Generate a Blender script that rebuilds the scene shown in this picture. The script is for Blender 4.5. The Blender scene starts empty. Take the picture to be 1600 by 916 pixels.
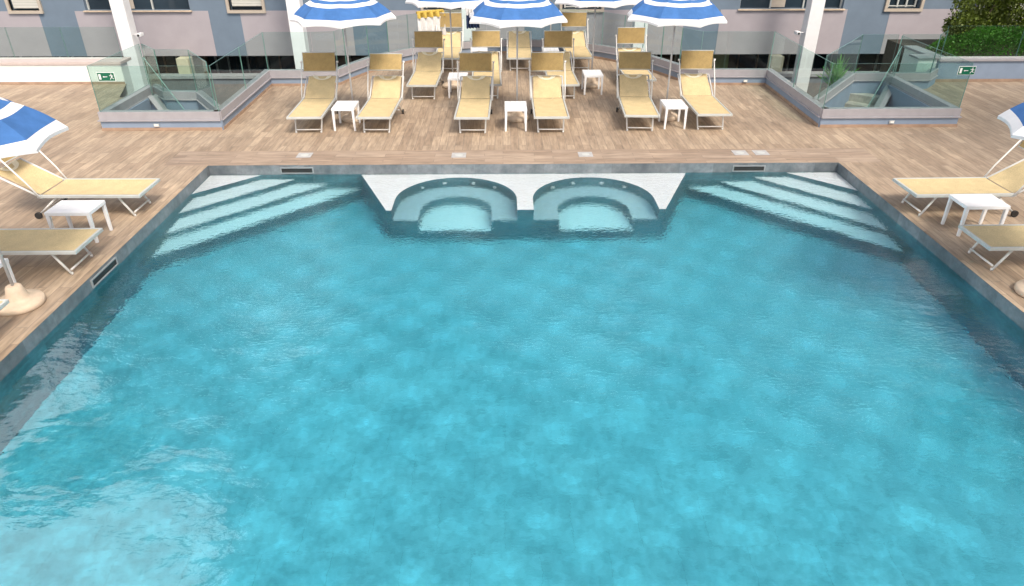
import bpy, bmesh, math, random
from mathutils import Vector, Matrix
from mathutils.geometry import tessellate_polygon
random.seed(7)
S = bpy.context.scene
COL = S.collection
rad = math.radians

# ------------------------------------------------------------------ camera
H = 4.2
PITCH, YAW, ROLL = rad(29.83), rad(0.755), rad(-0.026)
fw = Vector((math.sin(YAW)*math.cos(PITCH), math.cos(YAW)*math.cos(PITCH), -math.sin(PITCH)))
rt0 = Vector((math.cos(YAW), -math.sin(YAW), 0)); up0 = rt0.cross(fw)
rt = math.cos(ROLL)*rt0 + math.sin(ROLL)*up0
up = -math.sin(ROLL)*rt0 + math.cos(ROLL)*up0
cd = bpy.data.cameras.new('camera'); cam = bpy.data.objects.new('camera', cd); COL.objects.link(cam)
m = Matrix.Identity(4)
for i in range(3):
    m[i][0] = rt[i]; m[i][1] = up[i]; m[i][2] = -fw[i]
m[0][3], m[1][3], m[2][3] = 0, 0, H
cam.matrix_world = m
cd.sensor_width = 36; cd.lens = 1101.95/1600*36; cd.clip_end = 2000; cd.clip_start = .05
S.camera = cam

# ------------------------------------------------------------------ world, sun
SUN_EL, SUN_AZ = rad(52), rad(150)          # azimuth clockwise from +Y
w = bpy.data.worlds.new("World"); S.world = w; w.use_nodes = True
nt = w.node_tree; bg = nt.nodes['Background']
sky = nt.nodes.new('ShaderNodeTexSky'); sky.sky_type = 'NISHITA'; sky.sun_disc = False
sky.sun_elevation = SUN_EL; sky.sun_rotation = SUN_AZ; sky.air_density = 1.0; sky.dust_density = 8.0; sky.ozone_density = 1.0
# bright clouds: a bank low over the horizon and a tall one to the left of the pool
wn_, wl_ = nt.nodes, nt.links
tc = wn_.new('ShaderNodeTexCoord'); sx_ = wn_.new('ShaderNodeSeparateXYZ'); wl_.new(tc.outputs['Generated'], sx_.inputs[0])
def wmap(src, a, b, c=0, d=1):
    q = wn_.new('ShaderNodeMapRange'); q.interpolation_type = 'SMOOTHSTEP'
    for i, v in zip(('From Min','From Max','To Min','To Max'), (a,b,c,d)): q.inputs[i].default_value = v
    wl_.new(src, q.inputs[0]); return q.outputs[0]
def wmath(op, a, b):
    q = wn_.new('ShaderNodeMath'); q.operation = op
    for i, x in enumerate((a, b)):
        if hasattr(x, 'links'): wl_.new(x, q.inputs[i])
        else: q.inputs[i].default_value = x
    return q.outputs[0]
cn1 = wn_.new('ShaderNodeTexNoise'); cn1.inputs['Scale'].default_value = 4.5; cn1.inputs['Detail'].default_value = 7; wl_.new(tc.outputs['Generated'], cn1.inputs['Vector'])
low = wmap(wmath('ADD', sx_.outputs[2], wmath('MULTIPLY', wmath('SUBTRACT', cn1.outputs[0], .5), -.6)), .47, .38)
dt = wn_.new('ShaderNodeVectorMath'); dt.operation = 'DOT_PRODUCT'; wl_.new(tc.outputs['Generated'], dt.inputs[0])
az_, el_ = rad(-62), rad(44); dt.inputs[1].default_value = (math.sin(az_)*math.cos(el_), math.cos(az_)*math.cos(el_), math.sin(el_))
left = wmap(wmath('ADD', dt.outputs['Value'], wmath('MULTIPLY', wmath('SUBTRACT', cn1.outputs[0], .5), .35)), .90, .94)
cm = wmath('MAXIMUM', low, left)
cx_ = wn_.new('ShaderNodeMix'); cx_.data_type = 'RGBA'; wl_.new(cm, cx_.inputs[0]); wl_.new(sky.outputs[0], cx_.inputs[6]); cx_.inputs[7].default_value = (11, 11.1, 11.4, 1)
wl_.new(cx_.outputs[2], bg.inputs[0]); bg.inputs[1].default_value = 0.15
sd = bpy.data.lights.new('sun', 'SUN'); sd.energy = 2.6; sd.angle = rad(15); sd.color = (1, .93, .84)
so = bpy.data.objects.new('sun', sd); COL.objects.link(so)
sv = Vector((math.sin(SUN_AZ)*math.cos(SUN_EL), math.cos(SUN_AZ)*math.cos(SUN_EL), math.sin(SUN_EL)))
so.rotation_euler = sv.to_track_quat('Z', 'Y').to_euler()
S.view_settings.view_transform = 'Standard'; S.view_settings.look = 'None'
S.view_settings.exposure = 0.07; S.view_settings.gamma = 1; S.view_settings.use_curve_mapping = False
cy = S.cycles
cy.use_denoising = True; cy.caustics_refractive = True; cy.caustics_reflective = False; cy.blur_glossy = 0.5
cy.max_bounces = 12; cy.diffuse_bounces = 4; cy.glossy_bounces = 4; cy.transmission_bounces = 8; cy.transparent_max_bounces = 24
cy.sample_clamp_indirect = 80

# ------------------------------------------------------------------ materials
def mat(name): 
    M = bpy.data.materials.new(name); M.use_nodes = True; M.node_tree.nodes.clear()
    return M, M.node_tree.nodes, M.node_tree.links
def node(ns, t, **k):
    n = ns.new(t)
    for a, b in k.items(): setattr(n, a, b)
    return n
def ramp(ns, ls, src, stops):
    r = ns.new('ShaderNodeValToRGB'); e = r.color_ramp.elements
    while len(e) < len(stops): e.new(.5)
    for el, (p, c) in zip(e, stops): el.position = p; el.color = (*c, 1)
    ls.new(src, r.inputs[0]); return r.outputs[0]
def noise(ns, ls, vec, scale, detail=4, rough=.55):
    n = ns.new('ShaderNodeTexNoise'); n.inputs['Scale'].default_value = scale
    n.inputs['Detail'].default_value = detail; n.inputs['Roughness'].default_value = rough
    if vec: ls.new(vec, n.inputs['Vector'])
    return n.outputs[0]
def coords(ns, ls, scale=(1,1,1), rot=(0,0,0)):
    t = ns.new('ShaderNodeTexCoord'); mp = ns.new('ShaderNodeMapping')
    mp.inputs['Scale'].default_value = scale; mp.inputs['Rotation'].default_value = rot
    ls.new(t.outputs['Object'], mp.inputs[0]); return mp.outputs[0]
def mixc(ns, ls, fac, a, b, mode='MIX'):
    n = ns.new('ShaderNodeMix'); n.data_type = 'RGBA'; n.blend_type = mode
    for sock, v in ((n.inputs[0], fac), (n.inputs[6], a), (n.inputs[7], b)):
        if hasattr(v, 'links'): ls.new(v, sock)
        elif isinstance(v, (int, float)): sock.default_value = v
        else: sock.default_value = (*v, 1)
    return n.outputs[2]
def finish(ns, ls, color, rough=.5, metal=0, bump=None, bstr=.2, bdist=.01, spec=.5):
    p = ns.new('ShaderNodeBsdfPrincipled'); o = ns.new('ShaderNodeOutputMaterial')
    if hasattr(color, 'links'): ls.new(color, p.inputs['Base Color'])
    else: p.inputs['Base Color'].default_value = (*color, 1)
    if hasattr(rough, 'links'): ls.new(rough, p.inputs['Roughness'])
    else: p.inputs['Roughness'].default_value = rough
    p.inputs['Metallic'].default_value = metal; p.inputs['Specular IOR Level'].default_value = spec
    if bump is not None:
        b = ns.new('ShaderNodeBump'); b.inputs['Strength'].default_value = bstr; b.inputs['Distance'].default_value = bdist
        ls.new(bump, b.inputs['Height']); ls.new(b.outputs[0], p.inputs['Normal'])
    ls.new(p.outputs[0], o.inputs[0]); return p
def simple(name, c, rough=.5, metal=0, var=.12, scale=6, bstr=.1, spec=.5):
    M, ns, ls = mat(name); v = coords(ns, ls); n = noise(ns, ls, v, scale, 5)
    lo = tuple(x*(1-var) for x in c); hi = tuple(min(1, x*(1+var)) for x in c)
    col = ramp(ns, ls, n, [(.3, lo), (.7, hi)])
    finish(ns, ls, col, rough, metal, n, bstr, .005, spec); return M

def plank_mat(name, along_y, c1, c2):
    M, ns, ls = mat(name)
    v = coords(ns, ls, (1,1,1), (0,0,rad(90) if along_y else 0))
    b = node(ns, 'ShaderNodeTexBrick'); b.offset = .37; b.offset_frequency = 2; b.squash = 1
    b.inputs['Scale'].default_value = 1; b.inputs['Brick Width'].default_value = .9; b.inputs['Row Height'].default_value = .15
    b.inputs['Mortar Size'].default_value = .003; b.inputs['Mortar Smooth'].default_value = .1; b.inputs['Bias'].default_value = 0
    b.inputs['Color1'].default_value = (0,0,0,1); b.inputs['Color2'].default_value = (1,1,1,1); b.inputs['Mortar'].default_value = (.5,.5,.5,1)
    ls.new(v, b.inputs[0])
    base = ramp(ns, ls, b.outputs[0], [(0, c1), (.5, tuple((x+y)/2 for x, y in zip(c1, c2))), (1, c2)])
    vs = coords(ns, ls, (17,1.9,1) if along_y else (1.9,17,1))
    # grain, shifted per plank
    ad = node(ns, 'ShaderNodeVectorMath', operation='ADD'); ls.new(vs, ad.inputs[0])
    sc = node(ns, 'ShaderNodeVectorMath', operation='SCALE'); ls.new(b.outputs[0], sc.inputs[0]); sc.inputs['Scale'].default_value = 37
    ls.new(sc.outputs[0], ad.inputs[1])
    g = noise(ns, ls, ad.outputs[0], 1.3, 7, .62)
    gr = ramp(ns, ls, g, [(.28, (.60,.58,.55)), (.5, (.97,.97,.96)), (.73, (1.32,1.31,1.28))])
    c = mixc(ns, ls, 1.0, base, gr, 'MULTIPLY')
    big = noise(ns, ls, coords(ns, ls, (1,1,1)), .8, 4)
    c = mixc(ns, ls, 1.0, c, ramp(ns, ls, big, [(.3, (.86,.86,.87)), (.7, (1.1,1.09,1.07))]), 'MULTIPLY')
    c = mixc(ns, ls, b.outputs[1], c, (.17,.14,.12))
    r = ramp(ns, ls, g, [(.3, (.5,.5,.5)), (.7, (.66,.66,.66))])
    inv = node(ns, 'ShaderNodeMath', operation='SUBTRACT'); inv.inputs[0].default_value = 1; ls.new(b.outputs[1], inv.inputs[1])
    finish(ns, ls, c, r, 0, inv.outputs[0], .35, .003, .35)
    return M

M_DECKY = plank_mat('deck_plank_long', True, (.305,.232,.17), (.42,.33,.243))
M_DECKX = plank_mat('deck_plank_cross', False, (.305,.23,.175), (.395,.31,.24))

def stone_mat(name, ca, cb, tile=.6, cloud=1.6, varr=.25, tint=None, mottle=0, bstr=.1):
    M, ns, ls = mat(name)
    v = coords(ns, ls)
    n1 = noise(ns, ls, v, cloud, 6, .62); n2 = noise(ns, ls, v, cloud*5, 5, .6)
    c = ramp(ns, ls, n1, [(.34, ca), (.66, cb)])
    c = mixc(ns, ls, 1.0, c, ramp(ns, ls, n2, [(.3, (.78,.8,.8)), (.7, (1.18,1.16,1.14))]), 'MULTIPLY')
    b = node(ns, 'ShaderNodeTexBrick'); b.offset = .5
    b.inputs['Scale'].default_value = 1; b.inputs['Brick Width'].default_value = tile; b.inputs['Row Height'].default_value = tile*.5 if mottle == 0 else tile
    b.inputs['Mortar Size'].default_value = .003
    b.inputs['Color1'].default_value = (1-varr,)*3+(1,); b.inputs['Color2'].default_value = (1+varr*.6,)*3+(1,); b.inputs['Mortar'].default_value = (.8,.8,.8,1)
    if mottle == 0:   # vertical surfaces: run along x+y, z
        sp = node(ns, 'ShaderNodeSeparateXYZ'); ls.new(v, sp.inputs[0]); a = node(ns, 'ShaderNodeMath', operation='ADD')
        ls.new(sp.outputs[0], a.inputs[0]); ls.new(sp.outputs[1], a.inputs[1]); cb_ = node(ns, 'ShaderNodeCombineXYZ')
        ls.new(a.outputs[0], cb_.inputs[0]); ls.new(sp.outputs[2], cb_.inputs[1]); ls.new(cb_.outputs[0], b.inputs[0])
    else: ls.new(v, b.inputs[0])
    c = mixc(ns, ls, 1.0, c, b.outputs[0], 'MULTIPLY')
    if mottle:        # the stone slabs carry cloudy blotches, one or two to a slab
        vo = node(ns, 'ShaderNodeTexVoronoi'); vo.feature = 'SMOOTH_F1'; vo.inputs['Scale'].default_value = 1.85; vo.inputs['Smoothness'].default_value = .8
        vo.inputs['Randomness'].default_value = .22
        ls.new(coords(ns, ls, (1,1,0), (0,0,rad(38))), vo.inputs['Vector'])
        c = mixc(ns, ls, 1.0, c, ramp(ns, ls, vo.outputs[0], [(.1, (1+mottle,)*3), (.62, (1-mottle,)*3)]), 'MULTIPLY')
    finish(ns, ls, c, .45, 0, n2, bstr, .005)
    return M
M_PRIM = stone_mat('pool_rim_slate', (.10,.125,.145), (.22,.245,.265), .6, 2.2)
M_PWALL = stone_mat('pool_wall_water_tinted_stone', (.02,.135,.165), (.07,.235,.28), .6, 2.2)  # underwater stone with the water's teal tint put into its colour
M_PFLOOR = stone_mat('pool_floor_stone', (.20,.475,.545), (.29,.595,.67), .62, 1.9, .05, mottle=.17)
M_PWHITE = simple('pool_white_mosaic', (.86,.91,.94), .4, var=.05, scale=18)

def water_mat():
    M, ns, ls = mat('pool_water')
    v = coords(ns, ls)
    g = node(ns, 'ShaderNodeBsdfGlass'); g.inputs['IOR'].default_value = 1.33; g.inputs['Roughness'].default_value = 0
    g.inputs['Color'].default_value = (1,1,1,1)
    # broad swell, choppy ripples, and a patchy mask that lets some areas lie calmer
    wv = coords(ns, ls, (1, 1.9, 1), (0,0,rad(18)))
    n1 = noise(ns, ls, wv, 1.5, 2, .5); n2 = noise(ns, ls, wv, 6.5, 3, .55); n3 = noise(ns, ls, coords(ns, ls, (1,1.6,1), (0,0,rad(-35))), 17, 2, .5)
    mk = noise(ns, ls, v, .45, 2)
    mr = node(ns, 'ShaderNodeMapRange'); mr.inputs['From Min'].default_value = .38; mr.inputs['From Max'].default_value = .62
    mr.inputs['To Min'].default_value = .35; mr.inputs['To Max'].default_value = 1; ls.new(mk, mr.inputs[0])
    def mul(a, b):
        q = node(ns, 'ShaderNodeMath', operation='MULTIPLY')
        for i, x in enumerate((a, b)):
            if hasattr(x, 'links'): ls.new(x, q.inputs[i])
            else: q.inputs[i].default_value = x
        return q.outputs[0]
    def add(a, b):
        q = node(ns, 'ShaderNodeMath', operation='ADD'); ls.new(a, q.inputs[0]); ls.new(b, q.inputs[1]); return q.outputs[0]
    sy = node(ns, 'ShaderNodeSeparateXYZ'); ls.new(v, sy.inputs[0])
    yr = node(ns, 'ShaderNodeMapRange'); yr.interpolation_type = 'SMOOTHSTEP'; yr.inputs['From Min'].default_value = 3.6; yr.inputs['From Max'].default_value = 8.5
    yr.inputs['To Min'].default_value = .23; yr.inputs['To Max'].default_value = 1; ls.new(add(sy.outputs[1], mul(sy.outputs[0], .35)), yr.inputs[0])
    def centre(q):
        c_ = node(ns, 'ShaderNodeMath', operation='SUBTRACT'); ls.new(q, c_.inputs[0]); c_.inputs[1].default_value = .5; return c_.outputs[0]
    n2 = mul(centre(n2), yr.outputs[0]); n3 = mul(centre(n3), yr.outputs[0])
    h = add(add(mul(n1, .40), mul(n2, .17)), mul(mul(n3, .23), mr.outputs[0]))
    b = node(ns, 'ShaderNodeBump'); b.inputs['Strength'].default_value = 1; b.inputs['Distance'].default_value = .05
    ls.new(h, b.inputs['Height']); ls.new(b.outputs[0], g.inputs['Normal'])
    va = node(ns, 'ShaderNodeVolumeAbsorption'); va.inputs['Color'].default_value = (.22, .905, .985, 1); va.inputs['Density'].default_value = .56
    gl = node(ns, 'ShaderNodeBsdfGlossy'); gl.inputs['Roughness'].default_value = 0; ls.new(b.outputs[0], gl.inputs['Normal'])
    ge = node(ns, 'ShaderNodeNewGeometry'); iv = node(ns, 'ShaderNodeMath', operation='SUBTRACT'); iv.inputs[0].default_value = 1; ls.new(ge.outputs['Backfacing'], iv.inputs[1])
    mx = node(ns, 'ShaderNodeMixShader'); ls.new(mul(iv.outputs[0], .085), mx.inputs[0]); ls.new(g.outputs[0], mx.inputs[1]); ls.new(gl.outputs[0], mx.inputs[2])
    o = node(ns, 'ShaderNodeOutputMaterial'); ls.new(mx.outputs[0], o.inputs[0]); ls.new(va.outputs[0], o.inputs[1])
    return M
M_WATER = water_mat()

def glass_mat(name, tint, ior=1.5):
    M, ns, ls = mat(name)
    t = node(ns, 'ShaderNodeBsdfTransparent'); t.inputs[0].default_value = (*tint, 1)
    gl = node(ns, 'ShaderNodeBsdfGlossy'); gl.inputs['Roughness'].default_value = .01
    f = node(ns, 'ShaderNodeFresnel'); f.inputs[0].default_value = ior
    mx = node(ns, 'ShaderNodeMixShader'); o = node(ns, 'ShaderNodeOutputMaterial')
    ge = node(ns, 'ShaderNodeNewGeometry'); iv = node(ns, 'ShaderNodeMath', operation='SUBTRACT'); iv.inputs[0].default_value = 1
    ls.new(ge.outputs['Backfacing'], iv.inputs[1]); fm = node(ns, 'ShaderNodeMath', operation='MULTIPLY'); ls.new(f.outputs[0], fm.inputs[0]); ls.new(iv.outputs[0], fm.inputs[1])
    ls.new(fm.outputs[0], mx.inputs[0]); ls.new(t.outputs[0], mx.inputs[1]); ls.new(gl.outputs[0], mx.inputs[2]); ls.new(mx.outputs[0], o.inputs[0])
    return M
M_GLASS = glass_mat('balustrade_glass', (.86,.93,.915))
M_GEDGE = simple('glass_edge_green', (.16,.30,.27), .15, var=.1)
M_KERBW = simple('kerb_wall_blue_render', (.235,.30,.40), .8, var=.06, scale=3)
M_CAP = simple('kerb_cap_lavender', (.345,.335,.36), .5, var=.06)
M_SKIRT = simple('wood_look_skirting', (.36,.25,.18), .5, var=.22, scale=5)
M_PARAPET = simple('white_render', (.82,.80,.78), .8, var=.03)
M_PCAP = simple('parapet_cap', (.52,.45,.43), .6, var=.05)
M_WHITE = simple('white_paint', (.80,.80,.81), .6, var=.03)
M_BLUE = simple('facade_blue_render', (.15,.20,.26), .85, var=.07, scale=2)
M_PINK = simple('facade_pink_render', (.37,.34,.365), .85, var=.05, scale=2)
M_DARKGL = simple('dark_window_glass', (.025,.04,.055), .06, var=.3, scale=.7)
M_SILL = simple('sill_stone', (.55,.44,.33), .5)
M_BEIGE = simple('shutter_case_beige', (.46,.40,.33), .5, var=.05)
M_LID = simple('lid_pale_grey', (.42,.42,.42), .5)
M_BLACK = simple('black_rubber', (.02,.02,.02), .5)
def shutter_mat():
    M, ns, ls = mat('shutter_slats'); v = coords(ns, ls, (1,1,1))
    wv = node(ns, 'ShaderNodeTexWave'); wv.bands_direction = 'Z'; wv.inputs['Scale'].default_value = 6.5; ls.new(v, wv.inputs[0])
    c = ramp(ns, ls, wv.outputs[1], [(.0, (.33,.33,.30)), (.35, (.6,.59,.54))]); finish(ns, ls, c, .5, 0, wv.outputs[1], .4, .01); return M
M_SHUT = shutter_mat()
M_FLOORLOW = stone_mat('courtyard_tile', (.055,.06,.065), (.10,.10,.10), .8, 1.2, .1, mottle=.04)
M_FRAME = simple('frame_white_aluminium', (.66,.66,.64), .35, var=.05)
M_FRAMEG = simple('frame_grey_aluminium', (.50,.52,.50), .35, var=.06)
M_PLASTIC = simple('table_white_plastic', (.80,.81,.82), .35, var=.03)
M_POLE = simple('pole_grey_metal', (.52,.52,.53), .35, var=.05)
M_BASE = simple('base_beige_concrete', (.56,.45,.34), .8, var=.12, scale=9)
def fabric(name, c, var, c2=None, trans=.2, weave=True):
    M, ns, ls = mat(name); v = coords(ns, ls)
    n = noise(ns, ls, v, 5, 5, .6); n2 = noise(ns, ls, v, 90, 2)
    lo = c2 or tuple(x*(1-var) for x in c); hi = tuple(min(1, x*(1+var)) for x in c)
    col = ramp(ns, ls, n, [(.3, lo), (.68, hi)])
    if weave: col = mixc(ns, ls, .5, col, ramp(ns, ls, n2, [(.35, (.75,.75,.75)), (.65, (1.2,1.2,1.2))]), 'MULTIPLY')
    p = finish(ns, ls, col, .8, 0, n2, .3, .002, .2)
    tr = node(ns, 'ShaderNodeBsdfTranslucent'); ls.new(col, tr.inputs[0])
    mx = node(ns, 'ShaderNodeMixShader'); mx.inputs[0].default_value = trans
    o = [x for x in ns if x.type == 'OUTPUT_MATERIAL'][0]
    ls.new(p.outputs[0], mx.inputs[1]); ls.new(tr.outputs[0], mx.inputs[2]); ls.new(mx.outputs[0], o.inputs[0]); return M
M_SLING = fabric('straw_sling_fabric', (.69,.56,.32), .08)
M_SLINGL = fabric('straw_headrest_fabric', (.88,.82,.64), .08)
M_SHADE = fabric('shade_fabric_backlit_tone', (.50,.37,.17), .12, trans=.3)  # canopy cloth; its backlit, shaded look is put into a darker base colour
M_UBLUE = fabric('umbrella_blue_fabric', (.065,.18,.44), .14, trans=.18, weave=False)
M_UWHITE = fabric('umbrella_white_fabric', (.80,.81,.83), .04, trans=.18, weave=False)
M_LEAFA = simple('hedge_leaf', (.06,.19,.012), .5, var=.5, scale=4)
M_LEAFB = simple('bush_leaf', (.10,.135,.015), .5, var=.75, scale=3)
M_AGAVE = simple('yucca_leaf', (.15,.46,.05), .4, var=.4, scale=8)
M_SOIL = simple('planter_soil', (.05,.04,.03), .9)
M_SIGN = simple('sign_green', (.0,.12,.065), .4, var=.05)
M_TOWELW = fabric('towel_white', (.8,.8,.8), .05)
M_TOWELY = fabric('towel_yellow', (.62,.45,.10), .1)
M_TOWELB = fabric('towel_navy', (.03,.05,.12), .2)
M_TRIM = simple('trunk_bark', (.12,.09,.06), .9, var=.3)
M_TAN = simple('pillar_tan', (.50,.46,.34), .8, var=.06)
M_GREENP = simple('panel_green', (.18,.33,.12), .6)
M_BROWNP = simple('panel_brown', (.16,.11,.08), .6)
M_STAIR = stone_mat('stair_tread_stone', (.40,.38,.34), (.55,.52,.47), .6, 2, .06, mottle=.03)

# ------------------------------------------------------------------ mesh helpers
def tag(o, label=None, cat=None, group=None, kind=None):
    if label: o['label'] = label
    if cat: o['category'] = cat
    if group: o['group'] = group
    if kind: o['kind'] = kind
    return o
def obj(name, bm, mats, parent=None, smooth=False):
    me = bpy.data.meshes.new(name); bmesh.ops.recalc_face_normals(bm, faces=bm.faces) if len(bm.faces) < 5000 else None
    bm.to_mesh(me); bm.free()
    for M in (mats if isinstance(mats, (list, tuple)) else [mats]): me.materials.append(M)
    if smooth:
        for p in me.polygons: p.use_smooth = True
    o = bpy.data.objects.new(name, me); COL.objects.link(o)
    if parent: o.parent = parent
    return o
def empty(name, loc=(0,0,0), rz=0):
    o = bpy.data.objects.new(name, None); COL.objects.link(o); o.location = loc; o.rotation_euler = (0,0,rz); o.empty_display_size = .2
    return o
def B(): return bmesh.new()
def box(bm, x0, x1, y0, y1, z0, z1, bev=0, mi=0, mtx=None):
    t = bmesh.new(); bmesh.ops.create_cube(t, size=1)
    for v in t.verts: v.co = Vector((x0+(v.co.x+.5)*(x1-x0), y0+(v.co.y+.5)*(y1-y0), z0+(v.co.z+.5)*(z1-z0)))
    if bev: bmesh.ops.bevel(t, geom=t.edges[:], offset=bev, segments=2, affect='EDGES', profile=.6)
    merge(bm, t, mtx, mi)
def merge(bm, t, mtx=None, mi=0):
    vs = [bm.verts.new(mtx @ v.co if mtx else v.co) for v in t.verts]
    t.verts.index_update()
    for f in t.faces:
        nf = bm.faces.new([vs[v.index] for v in f.verts]); nf.material_index = mi if mi is not None else f.material_index
        nf.smooth = f.smooth
    t.free()
def tube(bm, pts, r, n=8, mi=0, closed=False):
    pts = [Vector(p) for p in pts]; rings = []
    rs = r if isinstance(r, (list, tuple)) else [r]*len(pts)
    for i, p in enumerate(pts):
        a = pts[i-1] if i else (pts[-1] if closed else p); b = pts[(i+1) % len(pts)] if (i < len(pts)-1 or closed) else p
        d = (b-a).normalized(); u = d.orthogonal().normalized() if abs(d.z) > .99 else d.cross(Vector((0,0,1))).normalized(); v = d.cross(u)
        rings.append([bm.verts.new(p + rs[i]*(math.cos(2*math.pi*k/n)*u + math.sin(2*math.pi*k/n)*v)) for k in range(n)])
    m_ = len(rings)
    for i in range(m_ if closed else m_-1):
        A, C = rings[i], rings[(i+1) % m_]
        for k in range(n):
            f = bm.faces.new([A[k], A[(k+1) % n], C[(k+1) % n], C[k]]); f.smooth = True; f.material_index = mi
    if not closed:
        bm.faces.new(rings[0]).material_index = mi; bm.faces.new(rings[-1][::-1]).material_index = mi
def lathe(bm, prof, n=24, c=(0,0,0), mi=0):
    rings = [[bm.verts.new((c[0]+r*math.cos(2*math.pi*k/n), c[1]+r*math.sin(2*math.pi*k/n), c[2]+z)) for k in range(n)] for r, z in prof]
    for A, C in zip(rings, rings[1:]):
        for k in range(n):
            f = bm.faces.new([A[k], A[(k+1) % n], C[(k+1) % n], C[k]]); f.smooth = True; f.material_index = mi
    bm.faces.new(rings[0][::-1]).material_index = mi; bm.faces.new(rings[-1]).material_index = mi
def poly(bm, pts, mi=0):
    f = bm.faces.new([bm.verts.new(p) for p in pts]); f.material_index = mi; return f
def prism(bm, pts, z0, z1, mi=0, top_mi=None):
    lo = [bm.verts.new((x, y, z0)) for x, y in pts]; hi = [bm.verts.new((x, y, z1)) for x, y in pts]
    n = len(pts)
    for k in range(n): bm.faces.new([lo[k], lo[(k+1) % n], hi[(k+1) % n], hi[k]]).material_index = mi
    for tri in tessellate_polygon([[Vector((x, y, 0)) for x, y in pts]]):
        bm.faces.new([hi[i] for i in tri]).material_index = mi if top_mi is None else top_mi
        bm.faces.new([lo[i] for i in tri[::-1]]).material_index = mi
def ribbon(bm, path, off0, off1, z0, z1, mi=0, slope=None):
    """wall of even thickness along an open 2-D path; off0/off1 = offsets to the left of the path"""
    P = [Vector(p) for p in path]; L = []
    for i, p in enumerate(P):
        ds = []
        if i: ds.append((P[i]-P[i-1]).normalized())
        if i < len(P)-1: ds.append((P[i+1]-P[i]).normalized())
        nn = [Vector((-d.y, d.x)) for d in ds]; a = sum(nn, Vector((0,0))); a.normalize()
        s = 1/max(.35, a.dot(nn[0])); L.append((p, a*s))
    rows = []
    for i, (p, a) in enumerate(L):
        q0, q1 = p+a*off0, p+a*off1; dz0 = slope[i] if slope else 0
        rows.append([bm.verts.new((q0.x, q0.y, z0+dz0)), bm.verts.new((q1.x, q1.y, z0+dz0)), bm.verts.new((q1.x, q1.y, z1+dz0)), bm.verts.new((q0.x, q0.y, z1+dz0))])
    for A, C in zip(rows, rows[1:]):
        for k in range(4): bm.faces.new([A[k], A[(k+1) % 4], C[(k+1) % 4], C[k]]).material_index = mi
    bm.faces.new(rows[0][::-1]).material_index = mi; bm.faces.new(rows[-1]).material_index = mi
def ring_frame(bm, x0, x1, z0, z1, wx, wz, y0, y1):
    o_ = [(x0,z0),(x1,z0),(x1,z1),(x0,z1)]; i_ = [(x0+wx,z0+wz),(x1-wx,z0+wz),(x1-wx,z1-wz),(x0+wx,z1-wz)]
    V = [[bm.verts.new((x, y, z)) for x, z in q] for y in (y0, y1) for q in (o_, i_)]
    for k in range(4):
        j = (k+1) % 4
        for a, b in ((V[0],V[1]),(V[2],V[3]),(V[0],V[2]),(V[1],V[3])): bm.faces.new([a[k],a[j],b[j],b[k]])
def copy_tree(o, parent=None):
    c = o.copy(); COL.objects.link(c)
    if parent: c.parent = parent
    for ch in list(o.children): copy_tree(ch, c)
    return c

# ------------------------------------------------------------------ ground and deck
XL, XR, YB, YF = -5.16, 5.93, 11.88, -3.5          # pool edges
WZ = -.17                                           # water level
bm = B(); s = 600
poly(bm, [(-s,-s,-3.45),(s,-s,-3.45),(s,s,-3.45),(-s,s,-3.45)])
tag(obj('ground', bm, M_FLOORLOW), kind='structure')

ARC = [(-4.55,17.62),(-4.0,17.72),(-3.86,18.15),(-3.45,19.1),(-3.03,19.75),(-2.55,20.3),(-1.9,20.82),(-1.19,21.2),(-.45,21.45),(.35,21.55),(1.2,21.45),(2.12,21.15),(2.78,20.65),(3.3,20.1),(3.72,19.5),(4.08,18.8),(4.4,18.1),(4.78,17.56),(5.4,17.55)]
KL, KR = -8.0, 9.2
BW = .78                                            # border course round the pool
bm = B()
def flat(pts, z=0):
    vs = [bm.verts.new((x, y, z)) for x, y in pts]
    for tri in tessellate_polygon([[Vector((x, y, 0)) for x, y in pts]]): bm.faces.new([vs[i] for i in tri])
flat([(-30,YF-BW),(XL-BW,YF-BW),(XL-BW,14.0),(-30,14.0)])
flat([(XR+BW,YF-BW),(30,YF-BW),(30,14.0),(XR+BW,14.0)])
flat([(-30,-14),(30,-14),(30,YF-BW),(-30,YF-BW)])
flat([(XL-BW,YB+BW),(XR+BW,YB+BW),(XR+BW,14.0),(XL-BW,14.0)])
flat([(-30,14),(KL,14),(KL,16.2),(-8.9,16.6),(-9.35,17.95),(-30,17.95)])
flat([(KR,14),(30,14),(30,17.8),(10.75,17.8),(10.2,17.1),(KR+.08,17.0)])
cen = [(-5.62,14),(6.42,14),(6.5,17.5)] + ARC[::-1] + [(-5.68,17.6)]
flat(cen)
for f in bm.faces: f.normal_update()
bmesh.ops.recalc_face_normals(bm, faces=bm.faces)
for f in bm.faces:
    if f.normal.z < 0: f.normal_flip()
o = obj('deck', bm, M_DECKY); tag(o, kind='structure')
bm = B()
for q in ([(XL-BW,YB),(XR+BW,YB),(XR+BW,YB+BW),(XL-BW,YB+BW)], [(XL-BW,YF-BW),(XR+BW,YF-BW),(XR+BW,YF),(XL-BW,YF)]):
    poly(bm, [(x,y,0) for x,y in q])
tag(obj('pool_border_paving', bm, M_DECKX), kind='structure')
bm = B()
for x0, x1 in ((XL-BW, XL), (XR, XR+BW)): poly(bm, [(x0,YF,0),(x1,YF,0),(x1,YB,0),(x0,YB,0)])
tag(obj('pool_side_paving', bm, M_DECKY), kind='structure')

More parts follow.
